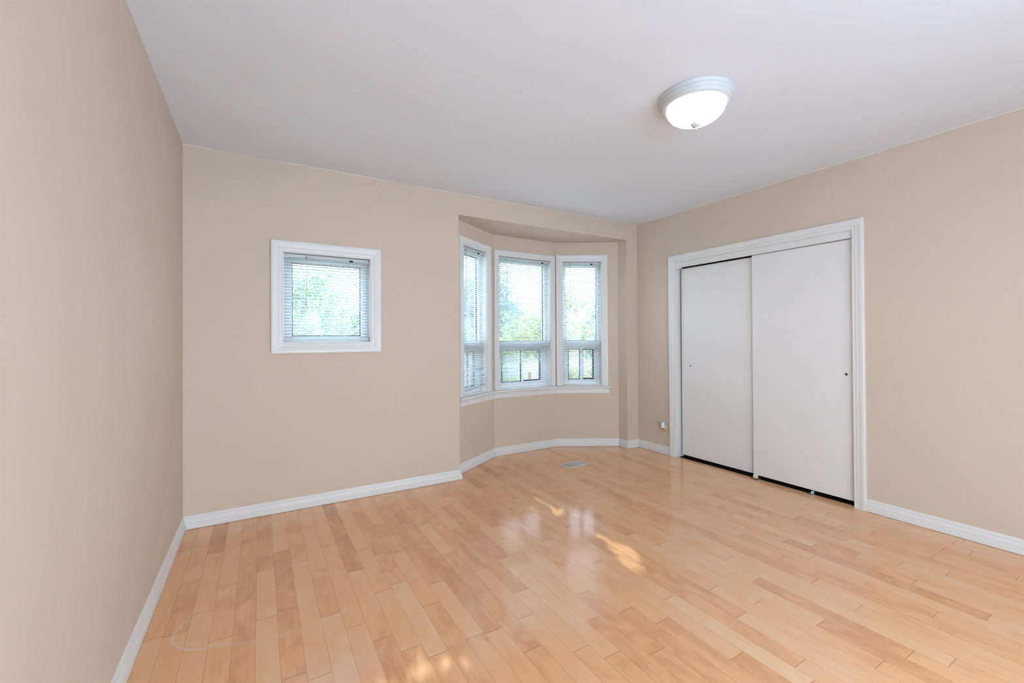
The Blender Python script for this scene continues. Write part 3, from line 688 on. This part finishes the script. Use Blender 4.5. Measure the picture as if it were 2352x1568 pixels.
# unseen tree behind the camera, added to mask the sun into floor patches
k_ = 7.2; q_ = (np.array([-2.0, -1.7, 0.0])+SD/abs(SD[1])*k_)
tree('sun_mask_tree', (q_[0]-.8, q_[1]-.6, GZ), 4.6, [((0.8, .6, q_[2]-GZ), (2.6, 1.3, 1.75)), ((-1.1, .5, q_[2]-GZ-.1), (1.5, 1.1, 1.5)), ((2.5, .5, q_[2]-GZ+.1), (1.3, 1.0, 1.4))],
     52000, .085, M['leaf_a'], 'unseen tall broadleaf tree added to dapple the sun on the patio side of the room', seed=3, trunk=.2, limbs=False)
# seen through the small window
tree('leafy_tree', (-2.9, 8.5, GZ), 3.0, [((0, 0, 2.6), (1.5, 1.2, 1.0)), ((-1.3, .3, 2.2), (1.1, 1.0, .9)), ((1.2, .2, 2.3), (1.1, 1.0, .9)), ((.1, .1, 3.4), (.9, .8, .7))],
     14000, .05, M['leaf_a'], 'green leafy tree seen through the small square window', seed=5, trunk=.10)
# through the left bay window
tree('leafy_tree', (1.5, 11.2, GZ), 3.4, [((0, 0, 2.9), (1.2, 1.1, 1.1)), ((-.9, .2, 2.1), (1.0, .9, .8)), ((.8, .2, 2.2), (.9, .9, .8)), ((0, 0, 4.0), (.8, .8, .7))],
     14000, .05, M['leaf_a'], 'green leafy tree seen through the left bay window', seed=8, trunk=.10)
# through the middle and right bay windows
tree('leafy_tree', (5.3, 9.6, GZ), 3.6, [((0, 0, 2.5), (1.4, 1.2, .8)), ((-1.1, .2, 1.9), (1.1, 1.0, .6)), ((.7, -.1, 3.5), (1.0, .9, .7)), ((1.3, .2, 2.2), (1.1, 1.0, .7))],
     16000, .05, M['leaf_b'], 'yellow green tree seen through the middle bay window', seed=12, trunk=.10)
tree('leafy_tree', (8.2, 7.0, GZ), 3.6, [((0, 0, 2.4), (1.3, 1.2, .9)), ((-.6, .2, 3.4), (1.1, 1.0, .8)), ((1.0, .2, 2.8), (1.1, 1.0, .8)), ((-1.2, 0, 1.7), (1.0, .9, .6)), ((.4, 0, 1.2), (1.0, .9, .5))],
     17000, .05, M['leaf_b'], 'yellow green tree seen through the right bay window', seed=15, trunk=.10)
tree('evergreen_tree', (6.0, 14.5, GZ), 7.2, [((0, 0, 1.6+.75*k), (2.1-.26*k, 2.1-.26*k, .55)) for k in range(8)],
     20000, .05, M['leaf_c'], 'blue green evergreen standing across the road beyond the middle bay window', seed=21, trunk=.16)
tree('evergreen_tree', (11.2, 12.4, GZ), 6.4, [((0, 0, 1.6+.72*k), (2.0-.26*k, 2.0-.26*k, .55)) for k in range(7)],
     16000, .05, M['leaf_c'], 'blue green evergreen standing beyond the right bay window', seed=23, trunk=.16)
tree('hedge', (-1.5, 13.6, GZ), 1.0, [((k*1.4, 0, .8), (1.0, .8, .9)) for k in range(-4, 4)], 5000, .08, M['leaf_c'], 'long dark green hedge across the road', 'hedge', seed=31, trunk=0)
for (bx, by), lb in (((2.0, 9.0), 'low yellow green shrub outside below the left bay window'), ((4.75, 7.7), 'low yellow green shrub outside the left half of the right bay window'), ((5.15, 6.3), 'low yellow green shrub outside the right half of the right bay window')):
    tree('shrub', (bx, by, GZ), 1.2, [((0, 0, .9), (.55, .5, .8)), ((-.3, .1, .6), (.35, .4, .55)), ((.3, 0, .6), (.35, .4, .55))], 6000, .04, M['leaf_b'], lb, 'shrub', seed=int(bx*10), trunk=.03)
# low red brick wall and the white house across the road
tag(MB().box(6.9, 12.5, 13.0, 13.25, GZ, GZ+.62).build('brick_wall', M['brick']), 'low red brick garden wall across the road beyond the bay', 'garden wall')
h = empty('house', (6.4, 20, GZ), 'white sided house with grey roof across the road beyond the bay', 'house')
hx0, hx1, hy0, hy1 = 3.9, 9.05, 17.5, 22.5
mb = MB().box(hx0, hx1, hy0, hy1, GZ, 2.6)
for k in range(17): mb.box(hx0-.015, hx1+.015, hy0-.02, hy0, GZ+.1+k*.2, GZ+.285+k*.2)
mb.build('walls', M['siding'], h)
MB().prism([(hx0-.3, 2.6), (hx1+.3, 2.6), ((hx0+hx1)/2, 4.7)], hy0-.3, hy1+.3, (0, 2, 1)).build('roof', M['roof'], h)
for wx in (4.5, 6.1, 7.7):
    f_ = MB().box(wx-.06, wx+.96, hy0-.05, hy0-.02, .34, 1.76).build('house_window', M['siding'], h)
    MB().box(wx, wx+.9, hy0-.056, hy0-.05, .4, 1.7).build('pane', M['hglass'], f_)

# ------------------------------------------------------------------ daylight portals (sampling guides at the window openings; they give off no light)
def portal(fr, s0, s1, z0, z1, t):
    ld = bpy.data.lights.new('daylight_portal', 'AREA'); ld.shape = 'RECTANGLE'; ld.size = s1-s0; ld.size_y = z1-z0; ld.cycles.is_portal = True
    o = bpy.data.objects.new('daylight_portal', ld); C.objects.link(o)
    m = Matrix((fr.d, Vector((0, 0, 1)), -fr.n)).transposed()
    if m.determinant() < 0: m = Matrix((-fr.d, Vector((0, 0, 1)), -fr.n)).transposed()
    m = m.to_4x4(); m.translation = fr((s0+s1)/2, (z0+z1)/2, t); o.matrix_world = m
portal(F_BACK, *W1, -.15); portal(F_L, *LS, BZ0, BZ1, -.14); portal(F_C, *CS, BZ0, BZ1, -.14); portal(F_R, *RS, BZ0, BZ1, -.14)
fr = Fr((0, YF), (XL, YF))
for x0, x1 in FILL_WIN: portal(fr, -x1, -x0, FZ[0], FZ[1], -.15)
